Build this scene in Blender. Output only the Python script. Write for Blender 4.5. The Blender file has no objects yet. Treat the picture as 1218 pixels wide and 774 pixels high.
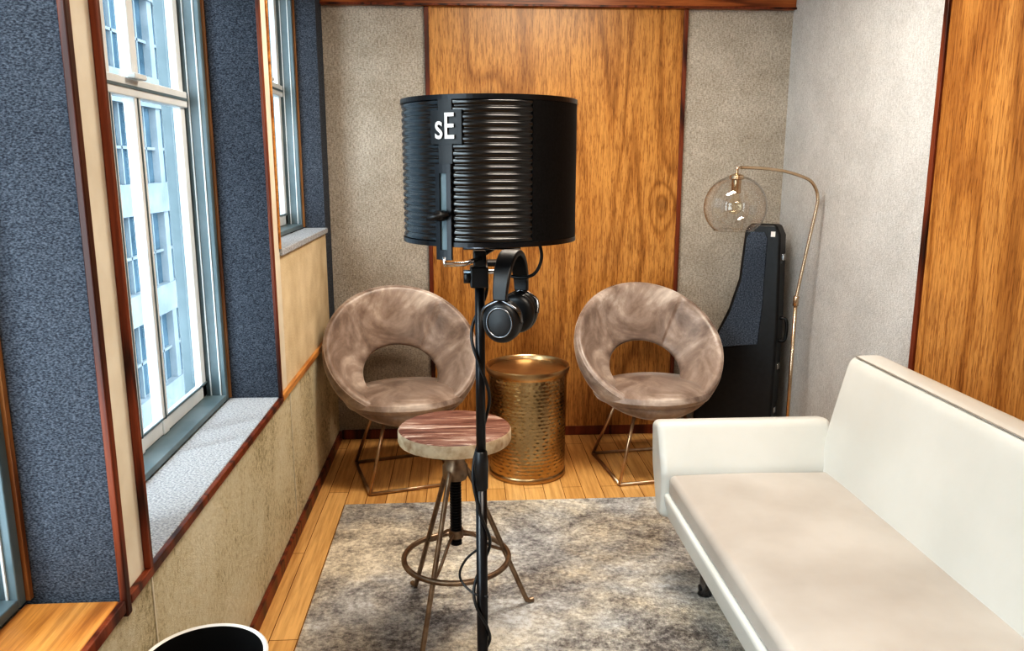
import bpy, bmesh, math, random
from mathutils import Vector, Matrix
random.seed(3)
S = bpy.context.scene
C = bpy.context.collection
pi = math.pi

# ------------------------------------------------------------------ materials
def base(name):
    m = bpy.data.materials.new(name); m.use_nodes = True
    nt = m.node_tree; b = nt.nodes['Principled BSDF']
    return m, nt, b
def N(nt, t, **kw):
    n = nt.nodes.new(t)
    for k, v in kw.items():
        if k in n.inputs.keys(): n.inputs[k].default_value = v
        else: setattr(n, k, v)
    return n
def ramp(nt, src, stops):
    r = nt.nodes.new('ShaderNodeValToRGB')
    el = r.color_ramp.elements
    while len(el) < len(stops): el.new(0.5)
    for e, (p, c) in zip(el, stops):
        e.position = p; e.color = (*c, 1)
    nt.links.new(src, r.inputs[0]); return r.outputs[0]
def coords(nt, stretch=(1,1,1), rot=(0,0,0), loc=(0,0,0)):
    tc = nt.nodes.new('ShaderNodeTexCoord'); mp = nt.nodes.new('ShaderNodeMapping')
    mp.inputs['Scale'].default_value = stretch; mp.inputs['Rotation'].default_value = rot; mp.inputs['Location'].default_value = loc
    nt.links.new(tc.outputs['Object'], mp.inputs['Vector']); return mp.outputs[0]
def noise(nt, vec, scale, detail=4, rough=.55, dist=0):
    n = N(nt, 'ShaderNodeTexNoise'); n.inputs['Scale'].default_value = scale
    n.inputs['Detail'].default_value = detail; n.inputs['Roughness'].default_value = rough
    n.inputs['Distortion'].default_value = dist
    nt.links.new(vec, n.inputs['Vector']); return n.outputs['Fac']
def bump(nt, b, src, strength, dist=.004):
    n = nt.nodes.new('ShaderNodeBump'); n.inputs['Strength'].default_value = strength
    n.inputs['Distance'].default_value = dist
    nt.links.new(src, n.inputs['Height']); nt.links.new(n.outputs[0], b.inputs['Normal'])
def mixc(nt, a, c, fac, mode='MIX'):
    m = nt.nodes.new('ShaderNodeMix'); m.data_type = 'RGBA'; m.blend_type = mode
    for i, v in ((6, a), (7, c)):
        if isinstance(v, tuple): m.inputs[i].default_value = (*v, 1)
        else: nt.links.new(v, m.inputs[i])
    if isinstance(fac, (int, float)): m.inputs[0].default_value = fac
    else: nt.links.new(fac, m.inputs[0])
    return m.outputs[2]
def math_(nt, op, a, v):
    m = nt.nodes.new('ShaderNodeMath'); m.operation = op
    nt.links.new(a, m.inputs[0])
    if isinstance(v, (int, float)): m.inputs[1].default_value = v
    else: nt.links.new(v, m.inputs[1])
    return m.outputs[0]
def M(name, c1, c2=None, scale=30, rough=.5, metal=0, bmp=0, bs=None, stretch=(1,1,1), lo=.35, hi=.65, detail=4, sheen=0, coat=0, bd=.003, spec=None):
    m, nt, b = base(name)
    b.inputs['Roughness'].default_value = rough; b.inputs['Metallic'].default_value = metal
    v = coords(nt, stretch)
    if c2 is None: c2 = tuple(x*.88 for x in c1)
    n = noise(nt, v, scale, detail)
    nt.links.new(ramp(nt, n, [(lo, c1), (hi, c2)]), b.inputs['Base Color'])
    if bmp:
        bump(nt, b, noise(nt, v, bs or scale, 3), bmp, bd)
    if sheen:
        b.inputs['Sheen Weight'].default_value = sheen; b.inputs['Sheen Roughness'].default_value = .35
    if coat: b.inputs['Coat Weight'].default_value = coat
    if spec is not None: b.inputs['Specular IOR Level'].default_value = spec
    return m
def fabric(name, dark, light, blot=(.88,.87,.85), lo=.38, hi=.58):
    m, nt, b = base(name); b.inputs['Roughness'].default_value = .95
    a = noise(nt, coords(nt, (1,1,2.2)), 95, 5, .7)
    d = noise(nt, coords(nt, (2.4,2.4,.8)), 60, 4, .7)
    s = math_(nt, 'ADD', math_(nt, 'MULTIPLY', a, .6), math_(nt, 'MULTIPLY', d, .4))
    c = ramp(nt, s, [(lo, dark), (hi, light)])
    big = noise(nt, coords(nt), 5, 5, .65)
    c = mixc(nt, c, ramp(nt, big, [(.35, blot), (.65, (1.06,1.06,1.06))]), 1.0, 'MULTIPLY')
    nt.links.new(c, b.inputs['Base Color']); bump(nt, b, s, .8, .006); return m
def wood(name, dark, mid, light, st=(4,4,.45), fine=(110,110,4), rough=.35, rings=9, fmul=.62, pores=None, knots=(), dist=.35, loc=(0,0,0)):
    m, nt, b = base(name); b.inputs['Roughness'].default_value = rough
    v = coords(nt, st, loc=loc)
    n = noise(nt, v, 1.0, 2, .45, dist)
    hole = None
    for (kp, kr, ka) in knots:
        vc = coords(nt, (1,1,.6))
        vd = nt.nodes.new('ShaderNodeVectorMath'); vd.operation='DISTANCE'
        nt.links.new(vc, vd.inputs[0]); vd.inputs[1].default_value=(kp[0],kp[1],kp[2]*.6)
        q = math_(nt,'MULTIPLY',vd.outputs['Value'],1/kr)
        q = math_(nt,'MULTIPLY',math_(nt,'MULTIPLY',q,q),-1.0)
        ex = nt.nodes.new('ShaderNodeMath'); ex.operation='EXPONENT'; nt.links.new(q,ex.inputs[0])
        n = math_(nt,'ADD',n,math_(nt,'MULTIPLY',ex.outputs[0],ka))
        h = math_(nt,'POWER',ex.outputs[0],12.0)
        hole = h if hole is None else math_(nt,'ADD',hole,h)
    s = math_(nt, 'SINE', math_(nt, 'MULTIPLY', n, rings*6.28), 0)
    s = math_(nt, 'MULTIPLY', math_(nt, 'ADD', s, 1.0), .5)
    s = math_(nt, 'POWER', s, 2.2)
    c = ramp(nt, s, [(0, light), (.55, mid), (1, dark)])
    if hole is not None: c = mixc(nt, c, (.10,.04,.015), math_(nt,'MULTIPLY',hole,.75))
    f = noise(nt, coords(nt, fine), 1.0, 4, .7)
    fc = ramp(nt, f, [(.36, (.46,.38,.31)), (.56, (1,1,1))])
    c = mixc(nt, c, fc, fmul, 'MULTIPLY')
    if pores:
        g = noise(nt, coords(nt, pores), 1.0, 3, .6)
        c = mixc(nt, c, ramp(nt, g, [(.40, (.56,.44,.34)), (.47, (1,1,1))]), .7, 'MULTIPLY')
    big = noise(nt, coords(nt, (st[0]*.4, st[1]*.4, st[2]*.8)), 1.3, 2)
    c = mixc(nt, c, ramp(nt, big, [(.3, (.80,.74,.68)), (.7, (1.1,1.05,1))]), .7, 'MULTIPLY')
    nt.links.new(c, b.inputs['Base Color'])
    bump(nt, b, f, .15, .002)
    return m
def glassy(name, tint, k=.5, lo=.03, rim=None):
    m, nt, b = base(name); nt.nodes.remove(b)
    out = nt.nodes['Material Output']
    t = N(nt, 'ShaderNodeBsdfTransparent'); t.inputs[0].default_value = (*tint, 1)
    g = N(nt, 'ShaderNodeBsdfGlossy'); g.inputs['Roughness'].default_value = .02
    lw = nt.nodes.new('ShaderNodeLayerWeight'); lw.inputs[0].default_value = .5
    f = math_(nt, 'POWER', lw.outputs['Facing'], 4.0)
    f = math_(nt, 'ADD', math_(nt, 'MULTIPLY', f, k), lo)
    if rim:
        c = ramp(nt, lw.outputs['Facing'], [(0, tint), (.6, tint), (1, rim)])
        nt.links.new(c, t.inputs[0])
    mx = nt.nodes.new('ShaderNodeMixShader')
    nt.links.new(f, mx.inputs[0]); nt.links.new(t.outputs[0], mx.inputs[1]); nt.links.new(g.outputs[0], mx.inputs[2])
    nt.links.new(mx.outputs[0], out.inputs[0]); return m

m_fabric_grey = fabric('fabric_grey', (.28,.245,.205), (.60,.555,.49), (.84,.82,.79))
m_fabric_light = fabric('fabric_light', (.46,.465,.47), (.68,.685,.69), (.94,.94,.94))
m_fabric_blue = M('fabric_blue', (.022,.027,.040), (.125,.145,.178), 210, .95, bmp=.8, bs=210, lo=.38, hi=.66, stretch=(1,1,2.0), detail=6)
m_fabric_sill = M('fabric_sill', (.24,.255,.28), (.52,.54,.57), 170, .95, bmp=.6, bs=170)
m_cream = M('cream_paint', (.66,.60,.49), (.76,.71,.60), 6, .8, bmp=.1)
m_tan = M('tan_fabric', (.60,.49,.32), (.76,.65,.46), 6, .9, bmp=.6, bs=120, detail=8)
m_white = M('white_paint', (.60,.64,.66), (.74,.77,.78), 4, .45)
m_alu = M('window_frame_metal', (.10,.145,.165), (.16,.21,.235), 5, .4)
m_redtrim = wood('red_brown_trim', (.05,.012,.006), (.145,.034,.014), (.23,.06,.024), rough=.4)
m_crown = wood('crown_wood', (.16,.045,.012), (.32,.10,.028), (.44,.16,.05), st=(.5,4,8), fine=(5,90,110))
m_panel = wood('oak_panel', (.42,.205,.06), (.54,.275,.083), (.61,.33,.108), st=(2.1,2.1,.36), fine=(110,110,7), rough=.33, rings=7, fmul=.72, pores=(180,180,20), dist=.7,
   knots=(((1.0,4,1.20),.07,.30),((.12,4,1.70),.10,.18)))
m_panel_r = wood('oak_panel_right', (.40,.19,.055), (.52,.265,.08), (.60,.325,.11), st=(2.2,2.2,.34), fine=(110,110,6), rough=.4, rings=7, fmul=.68, pores=(180,180,18), dist=.6)
m_sillwood = wood('sill_wood', (.40,.16,.04), (.60,.28,.075), (.68,.35,.11), st=(3,.5,3), fine=(90,4,90))
m_stop = wood('window_stop_wood', (.22,.09,.03), (.36,.17,.06), (.42,.22,.09), st=(3,3,.4))
m_ceiling = M('ceiling_paint', (.78,.76,.72), None, 4, .9)
m_black = M('black_plastic', (.008,.008,.009), (.013,.013,.015), 40, .4)
m_blackmetal = M('black_metal', (.006,.006,.008), (.012,.012,.015), 30, .3, metal=.3, spec=.6)
m_chrome = M('chrome', (.75,.76,.78), None, 10, .12, metal=1)
m_darkchrome = M('dark_chrome', (.2,.2,.21), None, 10, .2, metal=1)
m_bronze = M('bronze_rod', (.20,.14,.10), (.33,.25,.18), 25, .38, metal=.9)
m_copper = M('copper_leg', (.40,.29,.20), (.56,.43,.31), 14, .3, metal=.95)
m_brass_lamp = M('lamp_brass', (.58,.44,.30), (.68,.54,.40), 12, .25, metal=1)
m_white_ink = M('white_ink', (.85,.85,.85), None, 5, .6)
m_binwhite = M('bin_enamel', (.8,.79,.77), None, 5, .35)
m_binblack = M('bin_liner', (.008,.008,.009), None, 5, .6)
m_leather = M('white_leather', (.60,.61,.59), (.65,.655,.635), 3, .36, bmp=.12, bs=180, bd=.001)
m_leather_seat_shaded = M('white_leather_seat_shaded', (.42,.385,.355), (.53,.50,.47), 2.5, .36, bmp=.12, bs=180, bd=.001)  # same white leather; seat's dimmer light and warm reflection put into colour
m_seam = M('sofa_piping', (.36,.34,.31), None, 20, .5)
m_glass = glassy('window_glass', (.84,.93,.96), .45, .02)
m_globe = glassy('globe_glass', (.96,.95,.94), 1.0, .09, rim=(.50,.48,.45))

# velvet
m_velvet, nt, b = base('taupe_velvet')
v = coords(nt)
n1 = noise(nt, v, 4.0, 5, .6, 1.0); n2 = noise(nt, v, 20, 4, .6, .8)
c = ramp(nt, n1, [(.32, (.15,.105,.085)), (.45, (.27,.205,.17)), (.56, (.41,.33,.285)), (.68, (.66,.58,.52))])  # pale end of the ramp paints velvet highlights into the colour
c = mixc(nt, c, ramp(nt, n2, [(.35, (.78,.75,.74)), (.65, (1.06,1.05,1.03))]), .55, 'MULTIPLY')
nt.links.new(c, b.inputs['Base Color']); b.inputs['Roughness'].default_value = .34
b.inputs['Sheen Weight'].default_value = .9; b.inputs['Sheen Roughness'].default_value = .25
b.inputs['Sheen Tint'].default_value = (1,.92,.86,1)
bump(nt, b, n2, .12, .004)

# floor planks
m_floor, nt, b = base('oak_planks')
tc = nt.nodes.new('ShaderNodeTexCoord'); mp = nt.nodes.new('ShaderNodeMapping'); mp.inputs['Rotation'].default_value = (0,0,pi/2)
nt.links.new(tc.outputs['Object'], mp.inputs['Vector'])
br = N(nt, 'ShaderNodeTexBrick'); nt.links.new(mp.outputs[0], br.inputs['Vector'])
br.inputs['Scale'].default_value = 1; br.inputs['Brick Width'].default_value = 1.1; br.inputs['Row Height'].default_value = .085
br.inputs['Mortar Size'].default_value = .0014; br.inputs['Color1'].default_value = (.78,.50,.22,1); br.inputs['Color2'].default_value = (.66,.39,.15,1)
br.inputs['Mortar'].default_value = (.16,.07,.02,1)
f = noise(nt, coords(nt, (60,3,60)), 1.0, 5, .65)
c = mixc(nt, br.outputs['Color'], ramp(nt, f, [(.33, (.6,.5,.42)), (.6, (1.1,1.08,1.05))]), .6, 'MULTIPLY')
nt.links.new(c, b.inputs['Base Color']); b.inputs['Roughness'].default_value = .22

# mottled lower wall
m_mottle, nt, b = base('mottled_wall')
n1 = noise(nt, coords(nt, (1,1,.6)), 3.0, 5, .6, .3); n2 = noise(nt, coords(nt, (1,1,.8)), 75, 6, .85)
n3 = math_(nt, 'ADD', math_(nt, 'MULTIPLY', n1, .42), math_(nt, 'MULTIPLY', n2, .58))
c = ramp(nt, n3, [(.37, (.22,.19,.11)), (.425, (.48,.41,.25)), (.475, (.72,.645,.45)), (.58, (.84,.785,.62))])
nt.links.new(c, b.inputs['Base Color']); b.inputs['Roughness'].default_value = .9
bump(nt, b, n2, 1.0, .008)

# rug
m_rug, nt, b = base('abstract_rug')
v = coords(nt)
n1 = noise(nt, coords(nt,(1,1.3,1)), 2.8, 8, .74, .5); n2 = noise(nt, v, 60, 5, .85); n4 = noise(nt, coords(nt, (1,1,1), (0,0,.8)), 2.0, 6, .6, .4)
n3 = math_(nt, 'ADD', math_(nt, 'MULTIPLY', n1, .56), math_(nt, 'MULTIPLY', n2, .44))
c = ramp(nt, n3, [(.39, (.11,.095,.09)), (.44, (.26,.24,.225)), (.485, (.42,.395,.365)), (.53, (.60,.565,.51)), (.585, (.82,.80,.76))])
c = mixc(nt, c, ramp(nt, n4, [(.42, (.76,.79,.86)), (.58, (1.08,1.0,.87))]), .8, 'MULTIPLY')
nt.links.new(c, b.inputs['Base Color']); b.inputs['Roughness'].default_value = .95
bump(nt, b, noise(nt, v, 160, 3), .9, .008)

# brass drum
m_ham = M('hammered_brass', (.42,.30,.16), (.60,.46,.27), 7, .22, metal=1)
m_ham_s = M('smooth_brass', (.42,.29,.16), (.54,.40,.24), 9, .3, metal=1)

# stool seat boards
m_stool, nt, b = base('weathered_boards')
f = noise(nt, coords(nt, (3,34,34), (0,0,.5)), 1.5, 7, .75, .5)
c = ramp(nt, f, [(.34, (.05,.018,.014)), (.45, (.16,.062,.045)), (.53, (.26,.13,.095)), (.59, (.45,.31,.25)), (.67, (.80,.74,.69))])
nt.links.new(c, b.inputs['Base Color']); b.inputs['Roughness'].default_value = .5; bump(nt, b, f, .3, .003)
m_stooledge = M('stool_edge', (.66,.55,.40), (.36,.23,.13), 30, .7, lo=.4, hi=.75)

# ------------------------------------------------------------------ mesh helpers
def root(name, loc=(0,0,0), rz=0):
    e = bpy.data.objects.new(name, None); C.objects.link(e); e.location = loc; e.rotation_euler = (0,0,rz)
    e.empty_display_size = .1
    return e
def fin(o, mats, par=None, local=False, smooth=True, bevel=0, seg=3):
    if not isinstance(mats, (list, tuple)): mats = [mats]
    for m in mats: o.data.materials.append(m)
    if smooth:
        for p in o.data.polygons: p.use_smooth = True
    if par:
        o.parent = par
        if not local: o.matrix_parent_inverse = Matrix.Translation(-Vector(par.location))
    if bevel:
        md = o.modifiers.new('bevel', 'BEVEL'); md.width = bevel; md.segments = seg; md.limit_method = 'ANGLE'; md.angle_limit = .5
        md.harden_normals = True
    return o
def mk(name, verts, faces):
    me = bpy.data.meshes.new(name); me.from_pydata([tuple(v) for v in verts], [], faces); me.update()
    bm = bmesh.new(); bm.from_mesh(me); bmesh.ops.recalc_face_normals(bm, faces=bm.faces); bm.to_mesh(me); bm.free()
    o = bpy.data.objects.new(name, me); C.objects.link(o); return o
BF = [(0,3,2,1),(4,5,6,7),(0,1,5,4),(1,2,6,5),(2,3,7,6),(3,0,4,7)]
def bv(lo, hi):
    (x0,y0,z0),(x1,y1,z1) = lo, hi
    return [(x0,y0,z0),(x1,y0,z0),(x1,y1,z0),(x0,y1,z0),(x0,y0,z1),(x1,y0,z1),(x1,y1,z1),(x0,y1,z1)]
def boxes(name, lst, mats, par=None, bevel=0, local=False, seg=2):
    V=[];F=[];I=[]
    for it in lst:
        lo,hi = it[0],it[1]; mi = it[2] if len(it)>2 else 0
        o=len(V); V+=bv(lo,hi)
        for k,f in enumerate(BF):
            F.append(tuple(o+i for i in f)); I.append(mi[k] if isinstance(mi,(list,tuple)) else mi)
    me=bpy.data.meshes.new(name); me.from_pydata(V,[],F); me.update()
    ob=bpy.data.objects.new(name,me); C.objects.link(ob)
    fin(ob,mats,par,local,smooth=bool(bevel),bevel=bevel,seg=seg)
    for p,i in zip(me.polygons,I): p.material_index=i
    return ob
def prism(name, poly, axis, a, b_, mats, par=None, bevel=0, seg=4, local=False):
    def P(p,t): return {'x':(t,p[0],p[1]),'y':(p[0],t,p[1]),'z':(p[0],p[1],t)}[axis]
    n=len(poly); V=[P(p,a) for p in poly]+[P(p,b_) for p in poly]
    F=[tuple(range(n)),tuple(range(n,2*n))]+[(i,(i+1)%n,n+(i+1)%n,n+i) for i in range(n)]
    return fin(mk(name,V,F),mats,par,local,smooth=bool(bevel),bevel=bevel,seg=seg)
def soft_prism(name, poly, axis, a, b_, mats, par, r=.03, er=.02):
    """extruded upholstered slab: corners rounded by r, ends rounded by er"""
    P=[Vector(p) for p in poly]; n=len(P); R=[]
    area=sum(P[i].x*P[(i+1)%n].y-P[(i+1)%n].x*P[i].y for i in range(n))
    if area<0: P.reverse()
    for i in range(n):
        p=P[i]; d0=(P[i-1]-p); d1=(P[(i+1)%n]-p)
        rr=min(r,d0.length*.45,d1.length*.45)
        s=p+d0.normalized()*rr; e2=p+d1.normalized()*rr
        for k in range(7):
            t=k/6; R.append(s*(1-t)**2+p*2*t*(1-t)+e2*t*t)
    m=len(R); NR=[]
    for i in range(m):
        t=(R[(i+1)%m]-R[i-1]); NR.append(Vector((t.y,-t.x)).normalized())
    def T(q,t): return {'x':(t,q.x,q.y),'y':(q.x,t,q.y)}[axis]
    L=[]; K=6
    for k in range(K+1):
        th=pi/2*k/K; L.append((a+er*(1-math.sin(th)),er*(1-math.cos(th))))
    for k in range(K+1):
        th=pi/2*(1-k/K); L.append((b_-er*(1-math.sin(th)),er*(1-math.cos(th))))
    L.sort(key=lambda q:q[0])
    V=[];F=[]
    for t,ins in L:
        for q,nn in zip(R,NR): V.append(T(q-nn*ins,t))
    nl=len(L)
    for j in range(nl-1):
        for i in range(m): F.append((j*m+i,j*m+(i+1)%m,(j+1)*m+(i+1)%m,(j+1)*m+i))
    F.append(tuple(range(m))); F.append(tuple((nl-1)*m+i for i in range(m)))
    o=fin(mk(name,V,F),mats,par)
    for p in o.data.polygons:
        if len(p.vertices)>4: p.use_smooth=False
    return o
def catmull(pts, sub=8, closed=False):
    P=[Vector(p) for p in pts]; out=[]; n=len(P)
    rng = n if closed else n-1
    for i in range(rng):
        g=lambda k: P[k%n] if closed else P[min(max(k,0),n-1)]
        p0,p1,p2,p3=g(i-1),g(i),g(i+1),g(i+2)
        for s in range(sub):
            t=s/sub
            out.append(.5*((2*p1)+(-p0+p2)*t+(2*p0-5*p1+4*p2-p3)*t*t+(-p0+3*p1-3*p2+p3)*t**3))
    if not closed: out.append(P[-1])
    return out
def tube(name, pts, r, mat, par=None, closed=False, smooth_path=False, seg=12, local=False, sub=8, flat=1.0):
    P=catmull(pts,sub,closed) if smooth_path else [Vector(p) for p in pts]
    n=len(P); V=[];F=[]; up=None
    for i,p in enumerate(P):
        if closed: t=(P[(i+1)%n]-P[i-1]).normalized()
        else: t=(P[min(i+1,n-1)]-P[max(i-1,0)]).normalized()
        if up is None: up = t.orthogonal().normalized()
        up=(up-t*up.dot(t)); up = up.normalized() if up.length>1e-6 else t.orthogonal().normalized()
        s=t.cross(up); rr = r[i] if isinstance(r,(list,tuple)) else r
        for k in range(seg):
            a=2*pi*k/seg; V.append(p+up*math.cos(a)*rr+s*math.sin(a)*rr*flat)
    m=n if closed else n-1
    for i in range(m):
        for k in range(seg):
            a=i*seg+k; b2=i*seg+(k+1)%seg; j=((i+1)%n)*seg
            F.append((a,b2,j+(k+1)%seg,j+k))
    if not closed:
        F.append(tuple(range(seg))[::-1]); F.append(tuple((n-1)*seg+k for k in range(seg)))
    return fin(mk(name,V,F),mat,par,local)
def lathe(name, prof, cen, mats, par=None, seg=64, local=False, sx=1, sy=1, midx=None):
    V=[];F=[]; n=len(prof)
    for k in range(seg):
        a=2*pi*k/seg
        for r,z in prof: V.append((cen[0]+r*math.cos(a)*sx,cen[1]+r*math.sin(a)*sy,cen[2]+z))
    for k in range(seg):
        for i in range(n-1):
            a=k*n+i; b2=((k+1)%seg)*n+i
            F.append((a,b2,b2+1,a+1))
    me=bpy.data.meshes.new(name); me.from_pydata(V,[],F); me.update()
    bm=bmesh.new(); bm.from_mesh(me); bmesh.ops.remove_doubles(bm,verts=bm.verts,dist=1e-5)
    bmesh.ops.recalc_face_normals(bm,faces=bm.faces)
    bm.to_mesh(me); bm.free()
    ob=bpy.data.objects.new(name,me); C.objects.link(ob)
    fin(ob,mats,par,local)
    if midx:
        for p in me.polygons:
            c=p.center; rr=math.hypot((c.x-cen[0])/sx,(c.y-cen[1])/sy); zz=c.z-cen[2]
            best=min(range(n-1),key=lambda i:((prof[i][0]+prof[i+1][0])/2-rr)**2+((prof[i][1]+prof[i+1][1])/2-zz)**2)
            p.material_index=midx[best]
    md=ob.modifiers.new('es','EDGE_SPLIT'); md.split_angle=.7
    return ob

# ------------------------------------------------------------------ room shell
XL,XR,YB,YF,ZC = -.65,1.61,4.0,-1.6,2.42
boxes('floor',[((XL-.32,YF-.1,-.06),(XR+.1,YB+.1,0))],m_floor)
boxes('ceiling',[((XL-.32,YF-.1,ZC),(XR+.1,YB+.1,ZC+.08))],m_ceiling)
boxes('wall_back',[((XL-.32,YB,0),(XR+.1,YB+.1,ZC))],m_fabric_grey)
boxes('wall_right',[((XR,YF,0),(XR+.1,YB,ZC))],m_fabric_light)
boxes('wall_front',[((XL-.32,YF-.1,0),(XR+.1,YF,ZC))],m_fabric_light)
XO=-.97; ZT=2.2
pier=[1,1,2,1,2,1]
lst=[((XO,YF,0),(XL,YB,.58),0),
     ((XO,YF,.58),(XL,-.3,ZT),1),
     ((XO,1.42,.58),(XL,1.53,ZT),pier),
     ((XO,2.74,.58),(XL,2.87,ZT),pier),
     ((XO,2.87,.58),(XL,3.84,1.08),3),
     ((XO,3.84,.58),(XL,YB,ZT),[3,3,2,2,2,3]),
     ((XO,YF,ZT),(XL,YB,ZC),1)]
boxes('wall_left',lst,[m_mottle,m_cream,m_fabric_blue,m_tan])
boxes('windowsill_fabric',[((-.82,1.53,.58),(XL,2.74,.60))],m_fabric_sill,bevel=.004)
boxes('windowsill_fabric.001',[((-.75,2.87,1.08),(XL+.012,3.84,1.105))],m_fabric_sill,bevel=.004)
boxes('windowsill_wood',[((-.82,-.3,.58),(XL,1.405,.60))],m_sillwood,bevel=.004)
k=0
def trim(lo,hi,m=None,bev=.003):
    global k; k+=1
    return boxes('trim_%d'%k,[(lo,hi)],m or m_redtrim,bevel=bev)
trim((XL,1.405,.565),(XL+.014,1.425,ZT))
trim((XL,1.522,.60),(XL+.014,1.540,ZT))
trim((XL,2.728,.60),(XL+.012,2.748,ZT))
trim((XL,2.862,1.105),(XL+.008,2.873,ZT),m_sillwood)
trim((XL,1.425,.580),(XL+.014,2.748,.600))
trim((XL,2.748,.58),(XL+.014,YB-.03,.605),m_sillwood)
trim((XL,-.3,.575),(XL+.012,1.405,.60))
trim((XL,1.55,.05),(XL+.003,1.555,.58),m_cream)
trim((XL,2.9,.05),(XL+.003,2.905,.58),m_cream)
trim((XL,YB-.035,2.125),(XR,YB,2.24),m_crown,.006)
trim((XL,YB-.042,2.125),(XR,YB-.035,2.135),m_redtrim,.002)
boxes('wall_panel_back',[((-.156,YB-.012,.05),(1.08,YB,2.125))],m_panel)
trim((-.170,YB-.024,.05),(-.150,YB,2.125)); trim((1.07,YB-.024,.05),(1.09,YB,2.125))
boxes('wall_panel_right',[((XR-.012,.2,.05),(XR,2.67,ZC))],m_panel_r)
trim((XR-.022,2.665,.05),(XR,2.69,ZC))
boxes('baseboard_left',[((XL,YF,0),(XL+.014,YB-.02,.05))],m_redtrim,bevel=.003)
boxes('baseboard_back',[((XL+.014,YB-.014,0),(XR-.014,YB,.05))],m_redtrim,bevel=.003)
boxes('baseboard_right',[((XR-.014,YF,0),(XR,YB-.02,.05))],m_redtrim,bevel=.003)

def window(name,y0,y1,z0,z1,rail,stiles,dx=0):
    e=root(name,(-.88+dx,(y0+y1)/2,z0))
    t=.035
    def B(nm,L,m,bev=0): 
        return boxes(nm,[((a[0]+dx,a[1],a[2]),(b_[0]+dx,b_[1],b_[2])) for a,b_ in L],m,e,bevel=bev)
    B('frame',[((-.96,y0,z0),(-.82,y0+t,z1)),((-.96,y1-t,z0),(-.82,y1,z1)),((-.96,y0+t,z0),(-.82,y1-t,z0+.02)),((-.96,y0+t,z1-t),(-.82,y1-t,z1))],m_alu,.003)
    B('track',[((-.872,y1-t-.004,z0+.02),(-.868,y1-t,z1-t)),((-.84,y1-t-.004,z0+.02),(-.836,y1-t,z1-t))],m_white)
    B('wood_stop',[((-.82,y0,z0+.004),(-.812,y0+.012,z1)),((-.82,y1-.012,z0+.004),(-.812,y1,z1))],m_stop)
    a,b2=y0+t,y1-t; s=.04
    L=[((-.91,a,z0+.02),(-.885,a+s,z1-t)),((-.91,b2-s,z0+.02),(-.885,b2,z1-t)),
       ((-.91,a,z0+.02),(-.885,b2,z0+.065)),((-.91,a,z1-t-s),(-.885,b2,z1-t)),
       ((-.915,a,rail-.025),(-.875,b2,rail+.025))]
    for y,w in stiles: L.append(((-.912,y,z0+.02),(-.88,y+w,z1-t)))
    B('sash',L,m_white,.004)
    B('sash_gasket',[((-.884,y0+t,z0+.066),(-.880,y1-t,z0+.072)),((-.874,y0+t,rail-.004),(-.872,y1-t,rail+.004))]+[((-.879,y+w*.35,z0+.066),(-.8775,y+w*.5,rail-.025)) for y,w in stiles],m_alu)
    x=-.898+dx
    V=[];F=[]
    for zl,zh in ((z0+.06,rail-.02),(rail+.02,z1-t-s)):
        o=len(V); V+=[(x,a+s-.005,zl),(x,b2-s+.005,zl),(x,b2-s+.005,zh),(x,a+s-.005,zh)]; F.append((o,o+1,o+2,o+3))
    fin(mk('glass',V,F),m_glass,e,smooth=False)
    B('latch',[((-.872,(y0+y1)/2+.1,rail+.02),(-.85,(y0+y1)/2+.18,rail+.035))],m_white,.004)
    return e
window('window_1',-.3,1.42,.60,2.2,1.6,[(.5,.05)])
window('window_2',1.53,2.74,.60,2.2,1.60,[(2.12,.03),(2.29,.045)])
window('window_3',2.87,3.84,1.105,2.2,1.72,[(3.34,.04)],dx=.07)

def add_ceiling_fill(y,p):  # unseen fill lamps added to brighten the room; their housings are made up
    e=root('added_ceiling_fill',(.45,y,ZC))
    boxes('fill_housing',[((.0,y-.16,ZC-.03),(.9,y+.16,ZC))],m_white,e,bevel=.004)
    l=bpy.data.lights.new('fill_panel','AREA'); l.shape='RECTANGLE'; l.size=.86; l.size_y=.28; l.energy=p; l.color=(1,.91,.79)
    o=bpy.data.objects.new('fill_panel',l); C.objects.link(o); o.location=(.45,y,ZC-.034)
    o.parent=e; o.matrix_parent_inverse=Matrix.Translation(-Vector(e.location))
add_ceiling_fill(2.7,32); add_ceiling_fill(.3,24)

boxes('area_rug',[((-.505,.55,0.0005),(1.45,3.15,.012))],m_rug,bevel=.004)

# ------------------------------------------------------------------ sofa
e=root('white_sofa',(1.0,1.5,.012))
RZ=.0125
def slab(name,x0,x1,y0,y1,zb,zt,crown,bev,mat,nx=14,ny=30):
    V=[];F=[]
    for i in range(nx+1):
        for j in range(ny+1):
            u=i/nx;w=j/ny
            V.append((x0+(x1-x0)*u,y0+(y1-y0)*w,zt+crown*(1-(2*u-1)**4)*(1-(2*w-1)**6)+.0026*math.sin(w*31+u*5)*math.sin(u*3.1)))
    n=len(V); 
    V+= [(v[0],v[1],zb) for v in V]
    idx=lambda i,j:i*(ny+1)+j
    for i in range(nx):
        for j in range(ny):
            F.append((idx(i,j),idx(i+1,j),idx(i+1,j+1),idx(i,j+1)))
            F.append(tuple(n+q for q in (idx(i,j),idx(i,j+1),idx(i+1,j+1),idx(i+1,j))))
    for i in range(nx):
        for j in (0,ny): F.append((idx(i,j),idx(i+1,j),n+idx(i+1,j),n+idx(i,j)))
    for j in range(ny):
        for i in (0,nx): F.append((idx(i,j),idx(i,j+1),n+idx(i,j+1),n+idx(i,j)))
    return fin(mk(name,V,F),mat,e,bevel=bev,seg=4)
slab('seat_cushion',.655,1.20,.62,2.41,.34,.415,.012,.022,m_leather_seat_shaded)
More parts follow.
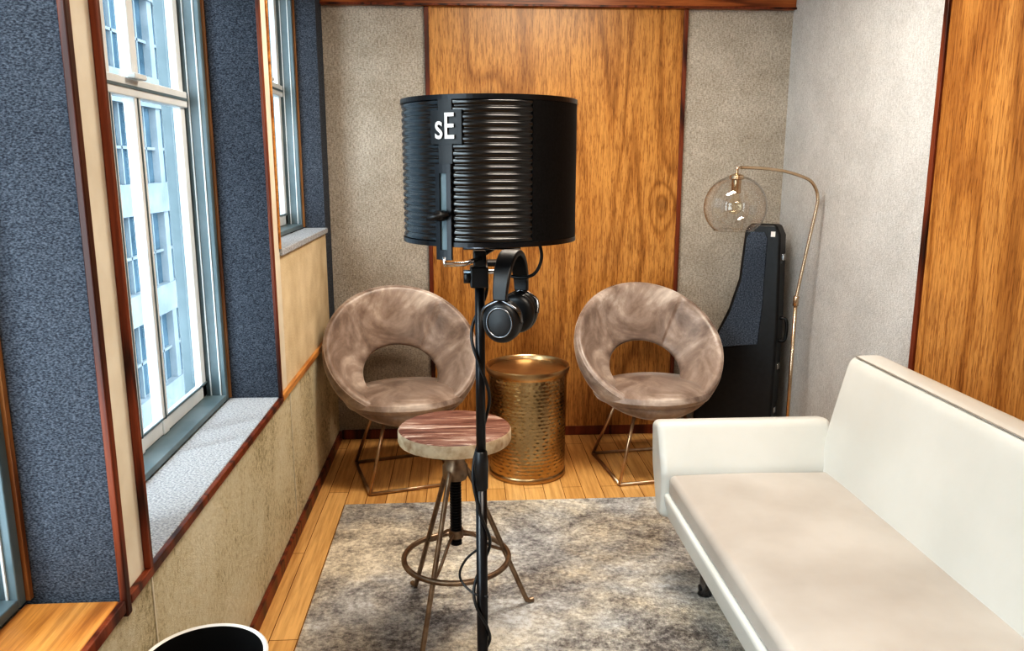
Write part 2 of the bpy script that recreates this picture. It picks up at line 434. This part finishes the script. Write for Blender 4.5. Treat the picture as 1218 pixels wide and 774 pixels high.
soft_prism('seat_base',[(.64,.35),(.665,.245),(.72,.23),(1.3,.23),(1.34,.35)],'y',.60,2.44,m_leather,e,r=.02,er=.015)
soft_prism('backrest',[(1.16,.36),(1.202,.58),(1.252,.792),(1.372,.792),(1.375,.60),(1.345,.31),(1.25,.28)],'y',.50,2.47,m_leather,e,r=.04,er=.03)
tube('back_piping',[(1.262,.535,.7905),(1.262,2.435,.7905)],.0022,m_seam,e)
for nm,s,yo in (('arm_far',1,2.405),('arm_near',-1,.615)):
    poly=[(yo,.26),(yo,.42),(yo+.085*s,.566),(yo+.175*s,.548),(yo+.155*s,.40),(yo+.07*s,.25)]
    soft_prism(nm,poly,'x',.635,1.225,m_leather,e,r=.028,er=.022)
tube('seam_front',[(.652,.64,.343),(.652,2.40,.343)],.004,m_seam,e)
for i,(x,y) in enumerate(((.78,2.36),(1.28,2.36),(.78,.66),(1.28,.66))):
    tube('leg_%d'%i,[(x,y,.24),(x,y,RZ+.02),(x,y,RZ)],[.02,.017,.024],m_darkchrome,e)
tube('stretcher',[(.76,2.36,.035),(.84,2.36,.035)],.012,m_blackmetal,e)

# ------------------------------------------------------------------ lounge chairs
def chair(loc,rz):
    e=root('round_velvet_chair',loc,rz)
    Cc=Vector((0,0,.60)); R=.342
    t=math.radians(45); et=Vector((0,math.cos(t),math.sin(t))); n=Vector((0,-math.sin(t),math.cos(t))); ex=Vector((1,0,0))
    Ci=Cc-n*.15-et*.055; r=.163
    NN=200; MM=24; V=[];F=[]
    for i in range(NN):
        th=2*pi*i/NN
        dirv=ex*math.cos(th)+et*math.sin(th)
        O=Cc+dirv*R; I=Ci+dirv*r+ex*math.cos(th)*.012
        d=(I-O); L=d.length; d.normalize(); m=(-n)-d*(-n).dot(d); m.normalize()
        mid=(O+I)/2; h=.040
        for a0 in (math.radians(48),math.radians(132)):
            h*=1-.24*math.exp(-((th-a0)/.02)**2)
        for k in range(MM):
            ph=2*pi*k/MM; c_,s_=math.cos(ph),math.sin(ph)
            cc=math.copysign(abs(c_)**.8,c_); ss=math.copysign(abs(s_)**.8,s_)
            V.append(mid+d*(L/2)*cc+m*(h*ss)+m*.030*(1-cc*cc))
    for i in range(NN):
        for k in range(MM):
            F.append((i*MM+k,i*MM+(k+1)%MM,((i+1)%NN)*MM+(k+1)%MM,((i+1)%NN)*MM+k))
    fin(mk('backrest_ring',V,F),m_velvet,e,True)
    tube('rim_piping',[Cc+(ex*math.cos(2*pi*i/90)+et*math.sin(2*pi*i/90))*(R+.001)-n*.004 for i in range(90)],.004,m_velvet,e,closed=True,local=True)
    prof=[(0,.002),(.1,0),(.2,.004),(.238,.018),(.250,.038),(.244,.060),(.217,.073),(.12,.080),(0,.082)]
    lathe('seat_cushion',prof,(0,-.045,.345),m_velvet,e,local=True,sy=.93,sx=1.10)
    lathe('seat_pan',[(0,0),(.14,0),(.18,.02),(.2,.03),(0,.032)],(0,-.02,.315),m_velvet,e,local=True)
    rr=.0078; zf=.0085
    A=.2
    cor=[(-A,-A),(A,-A),(A,A),(-A,A)]
    for i,(x,y) in enumerate(cor):
        tube('leg_%d'%i,[(x*.55,y*.55-.02,.33),(x,y,zf)],rr,m_copper,e,local=True)
    tube('floor_bar',[(x,y,zf) for x,y in cor],rr,m_copper,e,closed=False,local=True)
    tube('floor_bar_side',[(-A,A,zf),(-A,-A,zf)],rr,m_copper,e,local=True)
    tube('under_ring',[(.13*math.cos(a*pi/12),.13*math.sin(a*pi/12)-.02,.318) for a in range(24)],.007,m_copper,e,closed=True,local=True)
    return e
chair((-.275,3.50,0),math.radians(16))
chair((.85,3.52,0),math.radians(8))

# ------------------------------------------------------------------ hammered drum table (real dimples)
dx0,dy0=.285,3.50
e=root('hammered_brass_side_table',(dx0,dy0,0))
NA=52; SU=7; rows=27; V=[];F=[]; sa=NA*SU; sz=rows*SU
for j in range(sz+1):
    t=j/sz; z=.026+.448*t; r=.172+.0065*t
    row=j//SU; fz=(j%SU)/SU
    for i in range(sa):
        a=2*pi*i/sa; off=.5 if row%2 else 0
        fa=((i/SU)+off)%1
        q=math.sqrt((fa-.5)**2+(fz-.5)**2)
        dd=.0018*max(0,1-(q/.56)**2)*(.6+.4*math.sin(row*12.9+int(i/SU+off)*78.2))
        V.append((dx0+(r-dd)*math.cos(a),dy0+(r-dd)*math.sin(a),z))
for j in range(sz):
    for i in range(sa):
        F.append((j*sa+i,j*sa+(i+1)%sa,(j+1)*sa+(i+1)%sa,(j+1)*sa+i))
fin(mk('hammered_side',V,F),m_ham,e)
lathe('base_band',[(0,0.001),(.172,.001),(.176,.006),(.176,.02),(.172,.027),(.168,.03)],(dx0,dy0,0),m_ham_s,e,seg=96)
lathe('top_rim',[(.174,.470),(.181,.476),(.187,.488),(.190,.50),(.188,.512),(.182,.514),(.176,.508),(.173,.492),(.08,.490),(0,.490)],(dx0,dy0,0),m_ham_s,e,seg=96)

# ------------------------------------------------------------------ industrial stool
sx,sy=-.032,2.27
e=root('industrial_stool',(sx,sy,RZ))
lathe('seat',[(0,.592),(.155,.592),(.166,.596),(.168,.602),(.168,.628),(.165,.634),(.158,.637),(0,.637)],(sx,sy,0),[m_stool,m_stooledge],e,seg=72,midx=[1,1,1,1,1,0,0])
lathe('seat_plate',[(0,.572),(.05,.572),(.055,.58),(.055,.592),(0,.592)],(sx,sy,0),m_bronze,e)
pr=[(0,.26)]; z=.26
while z<.572:
    pr+=[(.013,z),(.018,z+.003),(.018,z+.005),(.013,z+.008)]; z+=.009
pr.append((0,.575))
lathe('threaded_screw',pr,(sx,sy,0),m_blackmetal,e,seg=24)
lathe('collar',[(.018,.475),(.034,.475),(.038,.485),(.038,.515),(.03,.525),(.03,.55),(.024,.556),(.018,.556)],(sx,sy,0),m_bronze,e,seg=32)
feet=[(-.165,2.45),(.20,2.345),(-.115,2.095)]
for i,(fx,fy) in enumerate(feet):
    dx,dy=fx-sx,fy-sy; q=math.hypot(dx,dy); dx/=q; dy/=q; q=.238
    P=lambda r_,z_:(sx+dx*r_,sy+dy*r_,z_)
    tube('leg_%d'%i,[P(.03,.505),P(.055,.46),P(.155,.215),P(.225,.045),P(q,RZ+.0095),P(q+.02,RZ+.0085)],.0078,m_bronze,e,smooth_path=True)
    tube('brace_%d'%i,[P(.012,.30),P(.05,.285),P(.11,.235),P(.15,.215)],.005,m_bronze,e,smooth_path=True)
lathe('lower_collar',[(.012,.285),(.022,.285),(.022,.31),(.012,.31)],(sx,sy,0),m_bronze,e,seg=24)
tube('foot_ring',[(sx+.160*math.cos(a*pi/24),sy+.160*math.sin(a*pi/24),.218) for a in range(48)],.0085,m_bronze,e,closed=True)

# ------------------------------------------------------------------ mic stand + filter + headphones
px,py=.030,1.48
e=root('microphone_stand',(px,py,0.012))
tube('pole',[(px,py,.05),(px,py,.80)],.0115,m_blackmetal,e)
tube('upper_pole',[(px,py,.78),(px,py,1.22)],.0095,m_blackmetal,e)
lathe('clutch',[(.010,.77),(.0135,.775),(.014,.83),(.012,.85),(.010,.852)],(px,py,0),m_black,e,seg=24)
lathe('hub',[(.013,.10),(.024,.10),(.026,.16),(.013,.165)],(px,py,0),m_black,e,seg=24)
for i in range(3):
    a=math.radians(30+120*i)
    tube('tripod_leg_%d'%i,[(px+.02*math.cos(a),py+.02*math.sin(a),.13),(px+.27*math.cos(a),py+.27*math.sin(a),.022)],.008,m_blackmetal,e)
H=[]
for i in range(241):
    t=i/240; z=1.18-t*.95; a=t*24+.7*math.sin(t*9); rr=.0135+.0035*abs(math.sin(t*21))
    H.append((px+rr*math.cos(a),py+rr*math.sin(a),z))
tube('cable',H,.0032,m_black,e,seg=8)
tube('cable_loop',[(px+.012,py-.005,.66),(px-.03,py+.01,.62),(px-.045,py+.02,.575),(px-.02,py,.55),(px+.012,py-.01,.545)],.0025,m_black,e,smooth_path=True,seg=8)
boxes('clamp',[((px-.018,py-.022,1.175),(px+.016,py+.016,1.215)),((px-.012,py-.03,1.215),(px+.012,py+.012,1.245))],m_black,e,bevel=.004)
tube('clamp_knob',[(px-.016,py-.01,1.195),(px-.03,py-.01,1.195)],.012,m_black,e,seg=16)
tube('clamp_bolt',[(px-.03,py-.016,1.205),(px+.045,py-.016,1.205)],.004,m_chrome,e)
boxes('headphone_hook',[((px+.012,py-.075,1.222),(px+.06,py-.03,1.230))],m_black,e,bevel=.002)

fx,fy,R=.050,1.50,.157
e=root('reflection_filter',(fx,fy,1.25))
Z0,Z1=1.262,1.512
def path(s):
    A=pi/2
    a=s*1.28*A
    if abs(a)<=A: return Vector((fx+R*math.sin(a),fy-R*math.cos(a),0)),Vector((math.sin(a),-math.cos(a),0))
    ex=(abs(a)-A)*R; sg=1 if a>0 else -1
    return Vector((fx+sg*R,fy+ex,0)),Vector((sg,0,0))
nz=20*8; ns=96; V=[];F=[]
for i in range(ns+1):
    s=-1+2*i/ns; p,nn=path(s)
    for j in range(nz+1):
        t=j/nz; z=Z0+.006+(Z1-Z0-.012)*t
        ph=(t*20)%1
        prof_=.0036*(abs(math.sin(pi*ph))**.6)
        q=p+nn*(prof_-.002); V.append((q.x,q.y,z))
off=len(V)
for i in range(ns+1):
    s=-1+2*i/ns; p,nn=path(s)
    for j in (0,1): 
        q=p-nn*.02; V.append((q.x,q.y,Z0+.006 if j==0 else Z1-.006))
for i in range(ns):
    for j in range(nz):
        F.append((i*(nz+1)+j,(i+1)*(nz+1)+j,(i+1)*(nz+1)+j+1,i*(nz+1)+j+1))
    a=off+2*i; F.append((a,a+1,a+3,a+2))
    F.append((i*(nz+1),off+2*i,off+2*i+2,(i+1)*(nz+1)))
    F.append((i*(nz+1)+nz,(i+1)*(nz+1)+nz,off+2*i+3,off+2*i+1))
m_filter = M('filter_metal',(.004,.0045,.006),(.007,.007,.008),40,.2,metal=.0,spec=.9)
fin(mk('ribbed_shell',V,F),m_filter,e)
def strip(name,s0,s1,z0,z1,o0,o1,mat,n=24):
    V=[];F=[]
    for i in range(n+1):
        p,nn=path(s0+(s1-s0)*i/n)
        for oo,z in ((o0,z0),(o1,z0),(o1,z1),(o0,z1)): q=p+nn*oo; V.append((q.x,q.y,z))
    for i in range(n):
        for k_ in range(4): F.append((4*i+k_,4*i+(k_+1)%4,4*i+4+(k_+1)%4,4*i+4+k_))
    F.append((0,1,2,3)); F.append((4*n,4*n+1,4*n+2,4*n+3))
    return fin(mk(name,V,F),mat,e,smooth=False)
strip('rim_top',-1,1,Z1-.008,Z1,-.022,.003,m_blackmetal,60)
strip('rim_bottom',-1,1,Z0,Z0+.008,-.022,.003,m_blackmetal,60)
strip('perforated_cover',.22,.98,Z0+.008,Z1-.008,.0005,.0022,M('filter_cover',(.002,.002,.0025),(.008,.008,.009),260,.65,spec=.25),40)
sb=-.262
strip('bracket_left',sb-.045,sb-.02,Z0-.02,1.385,.003,.008,m_blackmetal,4)
strip('bracket_right',sb+.02,sb+.045,Z0-.02,1.385,.003,.008,m_blackmetal,4)
strip('bracket_top',sb-.045,sb+.045,1.385,1.40,.003,.008,m_blackmetal,4)
strip('bracket_bottom',sb-.045,sb+.045,Z0-.022,Z0-.005,.003,.008,m_blackmetal,4)
strip('bracket_back',sb-.02,sb+.02,Z0-.005,1.385,.002,.004,m_alu,4)
strip('spine',sb-.03,sb+.05,1.40,Z1-.008,.001,.0035,m_black,4)
p,nn=path(sb)
q=p+nn*.008; q2=p+nn*.026
tube('wing_knob',[(q.x,q.y,1.315),(q2.x,q2.y,1.315)],.009,m_black,e,seg=16)
tube('wing',[(q2.x-.018,q2.y,1.312),(q2.x+.018,q2.y,1.318)],.0045,m_black,e)
strip('logo_plate',sb-.075,sb+.105,1.432,1.487,.0035,.005,m_black,8)
cu=bpy.data.curves.new('letters','FONT'); cu.body='sE'; cu.size=.060; cu.extrude=.0004; cu.offset=.0004; cu.align_x='CENTER'; cu.align_y='CENTER'
to=bpy.data.objects.new('letters_tmp',cu); C.objects.link(to)
bpy.context.view_layer.update()
me=bpy.data.meshes.new_from_object(to.evaluated_get(bpy.context.evaluated_depsgraph_get()))
bpy.data.objects.remove(to)
lo_=bpy.data.objects.new('letters',me); C.objects.link(lo_)
p,nn=path(sb+.015); ang=math.atan2(nn.x,-nn.y)
q=p+nn*.0078
Mx=Matrix.Translation((q.x,q.y,1.459))@Matrix.Rotation(ang,4,'Z')@Matrix.Rotation(pi/2,4,'X')@Matrix.Diagonal((.72,1,1,1))
me.transform(Mx); lo_.data.materials.clear(); fin(lo_,m_white_ink,e,smooth=False)
p,nn=path(sb)
tube('support_arm',[(p.x+nn.x*.006,p.y+nn.y*.006,1.245),(p.x+nn.x*.006,p.y+nn.y*.006,1.232),(p.x+.03,p.y+.0,1.232),(px,py-.03,1.232)],.0042,m_chrome,e)
tube('mic_arm',[(px,py-.02,1.235),(px+.03,py,1.25),(px+.05,py+.02,1.262)],.005,m_black,e,smooth_path=True)
tube('mic_cable',[(px+.105,py-.03,1.27),(px+.112,py-.04,1.235),(px+.10,py-.04,1.205),(px+.075,py-.03,1.196),(px+.04,py-.01,1.20)],.003,m_black,e,smooth_path=True)
tube('crossbar',[(px-.03,py-.02,1.25),(px+.075,py-.02,1.25)],.004,m_darkchrome,e)

# headphones
hx,hy,hz=px+.056,py-.052,1.240
e=root('headphones',(hx,hy,hz))
ang=math.radians(68); D=Vector((math.cos(ang),math.sin(ang),0))
HC=Vector((hx,hy,hz-.074))
Vn=D.cross(Vector((0,0,1)))
V=[];F=[]
for i in range(33):
    a=pi*i/32; p=HC+D*(-math.cos(a)*.060)+Vector((0,0,math.sin(a)*.078))
    o=(p-HC).normalized()
    w=.017*(.75+.25*math.sin(pi*i/32)); th=.0055
    for a,b2 in ((-1,-1),(1,-1),(1,1),(-1,1)): V.append(p+Vn*w*a+o*th*b2)
for i in range(32):
    for k_ in range(4): F.append((4*i+k_,4*i+(k_+1)%4,4*i+4+(k_+1)%4,4*i+4+k_))
F+= [(0,1,2,3),(128,129,130,131)]
fin(mk('headband',V,F),m_black,e,bevel=.003)
for s in (-1,1):
    c=HC+D*(s*.058); c2=c+Vector((0,0,-.038))+D*(s*-.010)
    for w in (-1,1):
        tube('yoke_%d_%d'%(s,w),[c+Vector((0,0,.002)),c+Vn*w*.03+Vector((0,0,-.015)),c2+Vn*w*.035],.0035,m_darkchrome,e,smooth_path=True)
    def ring(rs):
        V=[];F=[]; sg=40
        for r_,d_ in rs:
            for k_ in range(sg):
                a=2*pi*k_/sg; V.append(c2+Vn*math.cos(a)*r_+Vector((0,0,1))*math.sin(a)*r_*1.12+D*s*d_)
        for i in range(len(rs)-1):
            for k_ in range(sg): F.append((i*sg+k_,i*sg+(k_+1)%sg,(i+1)*sg+(k_+1)%sg,(i+1)*sg+k_))
        return V,F
    V,F=ring([(.012,-.022),(.022,-.024),(.031,-.021),(.034,-.012),(.031,-.004),(.033,-.002)]); fin(mk('ear_cushion_%d'%s,V,F),m_black,e)
    V,F=ring([(.033,-.002),(.0345,.003),(.033,.012),(.028,.017),(.025,.018)]); fin(mk('cup_%d'%s,V,F),m_black,e)
    V,F=ring([(.025,.017),(.0245,.0195),(.022,.0195),(.0215,.017)]); fin(mk('cup_ring_%d'%s,V,F),m_darkchrome,e)
    V,F=ring([(.022,.017),(.012,.019),(.0001,.0195)]); fin(mk('cup_face_%d'%s,V,F),m_black,e)

# ------------------------------------------------------------------ floor lamp
lx,ly=1.50,3.48
e=root('arc_floor_lamp',(lx,ly,0))
lathe('base',[(0,0),(.098,0),(.1,.004),(.1,.016),(.095,.02),(.015,.022),(.010,.04),(0,.04)],(lx,ly,0),m_brass_lamp,e)
tube('pole',[(lx,ly,.02),(lx,ly,.79)],.0082,m_brass_lamp,e)
tube('joint',[(lx,ly,.77),(lx,ly,.80),(lx+.003,ly,.815)],.0125,m_brass_lamp,e)
tube('arm',[(lx,ly,.80),(lx+.03,ly,1.0),(lx+.062,ly,1.20),(lx+.066,ly,1.255),(lx+.05,ly,1.30),(lx+.01,ly-.01,1.335),(lx-.10,ly-.03,1.368),(lx-.22,ly-.05,1.382),(lx-.31,ly-.06,1.385)],.0068,m_brass_lamp,e,smooth_path=True)
gx,gy,gz=lx-.325,ly-.062,1.225
tube('socket_stem',[(gx+.02,gy,1.385),(gx,gy,1.383),(gx,gy,1.33)],.006,m_brass_lamp,e)
lathe('socket',[(0,.135),(.012,.135),(.03,.126),(.032,.112),(.02,.108),(.02,.055),(.017,.05),(0,.05)],(gx,gy,gz),m_brass_lamp,e,seg=32)
prof=[]; GR=.133
for i in range(30):
    a=math.radians(14)+(pi-math.radians(14)-math.radians(40))*i/29
    prof.append((GR*math.sin(a),GR*math.cos(a)))
g=lathe('glass_globe',prof,(gx,gy,gz-.006),m_globe,e,seg=64)
r0,z0=prof[-1]
tube('globe_lip',[(gx+r0*math.cos(a*pi/32),gy+r0*math.sin(a*pi/32),gz-.006+z0) for a in range(64)],.0018,m_globe,e,closed=True,seg=8)
m_bulb=glassy('bulb_glass',(1,.97,.9))
lathe('bulb',[(.013,.05),(.016,.035),(.028,.01),(.030,-.008),(.024,-.028),(.01,-.038),(0,-.04)],(gx,gy,gz),m_bulb,e,seg=32)

# ------------------------------------------------------------------ guitar case
e=root('guitar_case',(1.40,3.755,0))
e.rotation_euler=(math.radians(-3),0,math.radians(-35))
out=[(-.22,.006),(.11,.006),(.135,.03),(.135,.48),(.13,.72),(.115,1.07),(.09,1.12),(-.03,1.12),(-.055,1.09),(-.07,.85),(-.11,.70),(-.16,.58),(-.19,.46),(-.215,.34),(-.25,.24),(-.255,.12),(-.245,.03)]
prism('case_shell',out,'y',-.055,.065,m_black,e,bevel=.014,seg=4,local=True)
pan=[(-.155,.50),(.045,.54),(.055,.72),(.055,1.05),(.04,1.08),(-.025,1.08),(-.042,1.05),(-.054,.84),(-.095,.69),(-.145,.58)]
m_case=M('case_cloth',(.025,.035,.055),(.10,.125,.165),160,.9,bmp=.5)
prism('cloth_panel',pan,'y',-.062,-.050,m_case,e,bevel=.003,local=True)
for i,(z,xx) in enumerate(((.2,.135),(.42,.135),(.95,.122))):
    boxes('latch_%d'%i,[((xx-.004,-.022,z),(xx+.006,.018,z+.03))],m_chrome,e,bevel=.002,local=True)
tube('handle',[(.13,.0,.56),(.16,.0,.57),(.16,.0,.66),(.125,.0,.67)],.008,m_black,e,smooth_path=True,local=True)
boxes('label',[((.07,-.058,1.06),(.09,-.054,1.085))],m_white_ink,e,local=True)

# ------------------------------------------------------------------ waste bin
e=root('waste_bin',(-.515,1.43,0))
lathe('bin',[(0,.013),(.088,.013),(.092,.018),(.115,.445),(.121,.448),(.122,.456),(.118,.459),(.112,.456),(.111,.44),(.088,.03),(0,.03)],(-.515,1.43,0),[m_binwhite,m_binblack],e,seg=72,midx=[0,0,0,0,0,0,0,1,1,1])

# ------------------------------------------------------------------ exterior
m_fac=M('facade_white',(.17,.205,.23),(.23,.26,.285),1.2,.8)
m_fgl=M('facade_glass',(.03,.06,.085),(.09,.145,.19),.6,.25)
L=[((-14,-4,-25),(-9.2,32,30),1)]
for z in range(-24,30,3): L.append(((-9.2,-4,z),(-8.95,32,z+.85),0)); L.append(((-9.2,-4,z+1.8),(-9.1,32,z+1.88),0))
y=-4
while y<32: L.append(((-9.2,y,-25),(-9.0,y+.35,30),0)); L.append(((-9.2,y+1.0,-25),(-9.1,y+1.07,30),0)); y+=1.7
boxes('office_building',L,[m_fac,m_fgl])
L=[((-9,34,-25),(6,40,22),1)]
for z in range(-24,22,3): L.append(((-9,33.8,z),(6,34,z+1.1),0))
for x in range(-9,6,2): L.append(((x,33.85,-25),(x+.4,34,22),0))
boxes('office_building.001',L,[m_fac,m_fgl])
boxes('street_ground',[((-60,-60,-25.2),(60,80,-25))],M('asphalt',(.2,.21,.22),None,1,.9))

w=bpy.data.worlds.new('sky'); S.world=w; w.use_nodes=True
nt=w.node_tree; bg=nt.nodes['Background']; bg.inputs[0].default_value=(.89,.95,1,1); bg.inputs[1].default_value=6.0
sun=bpy.data.lights.new('sun','SUN'); sun.energy=7; sun.angle=math.radians(40); sun.color=(1,.98,.94)
so=bpy.data.objects.new('sun',sun); C.objects.link(so)
so.rotation_euler=Vector((.9,.35,-.75)).to_track_quat('-Z','Y').to_euler()

# ------------------------------------------------------------------ camera
cam=bpy.data.cameras.new('camera'); co=bpy.data.objects.new('camera',cam); C.objects.link(co)
co.location=(0,0,1.4); co.rotation_euler=(math.radians(90-11.43),0,math.radians(-3.5))
cam.sensor_width=36; cam.lens=950/1218*36; cam.clip_start=.02; cam.clip_end=300
S.camera=co
S.view_settings.view_transform='Standard'
try: S.view_settings.look='High Contrast'
except Exception: pass
S.view_settings.exposure=0.0
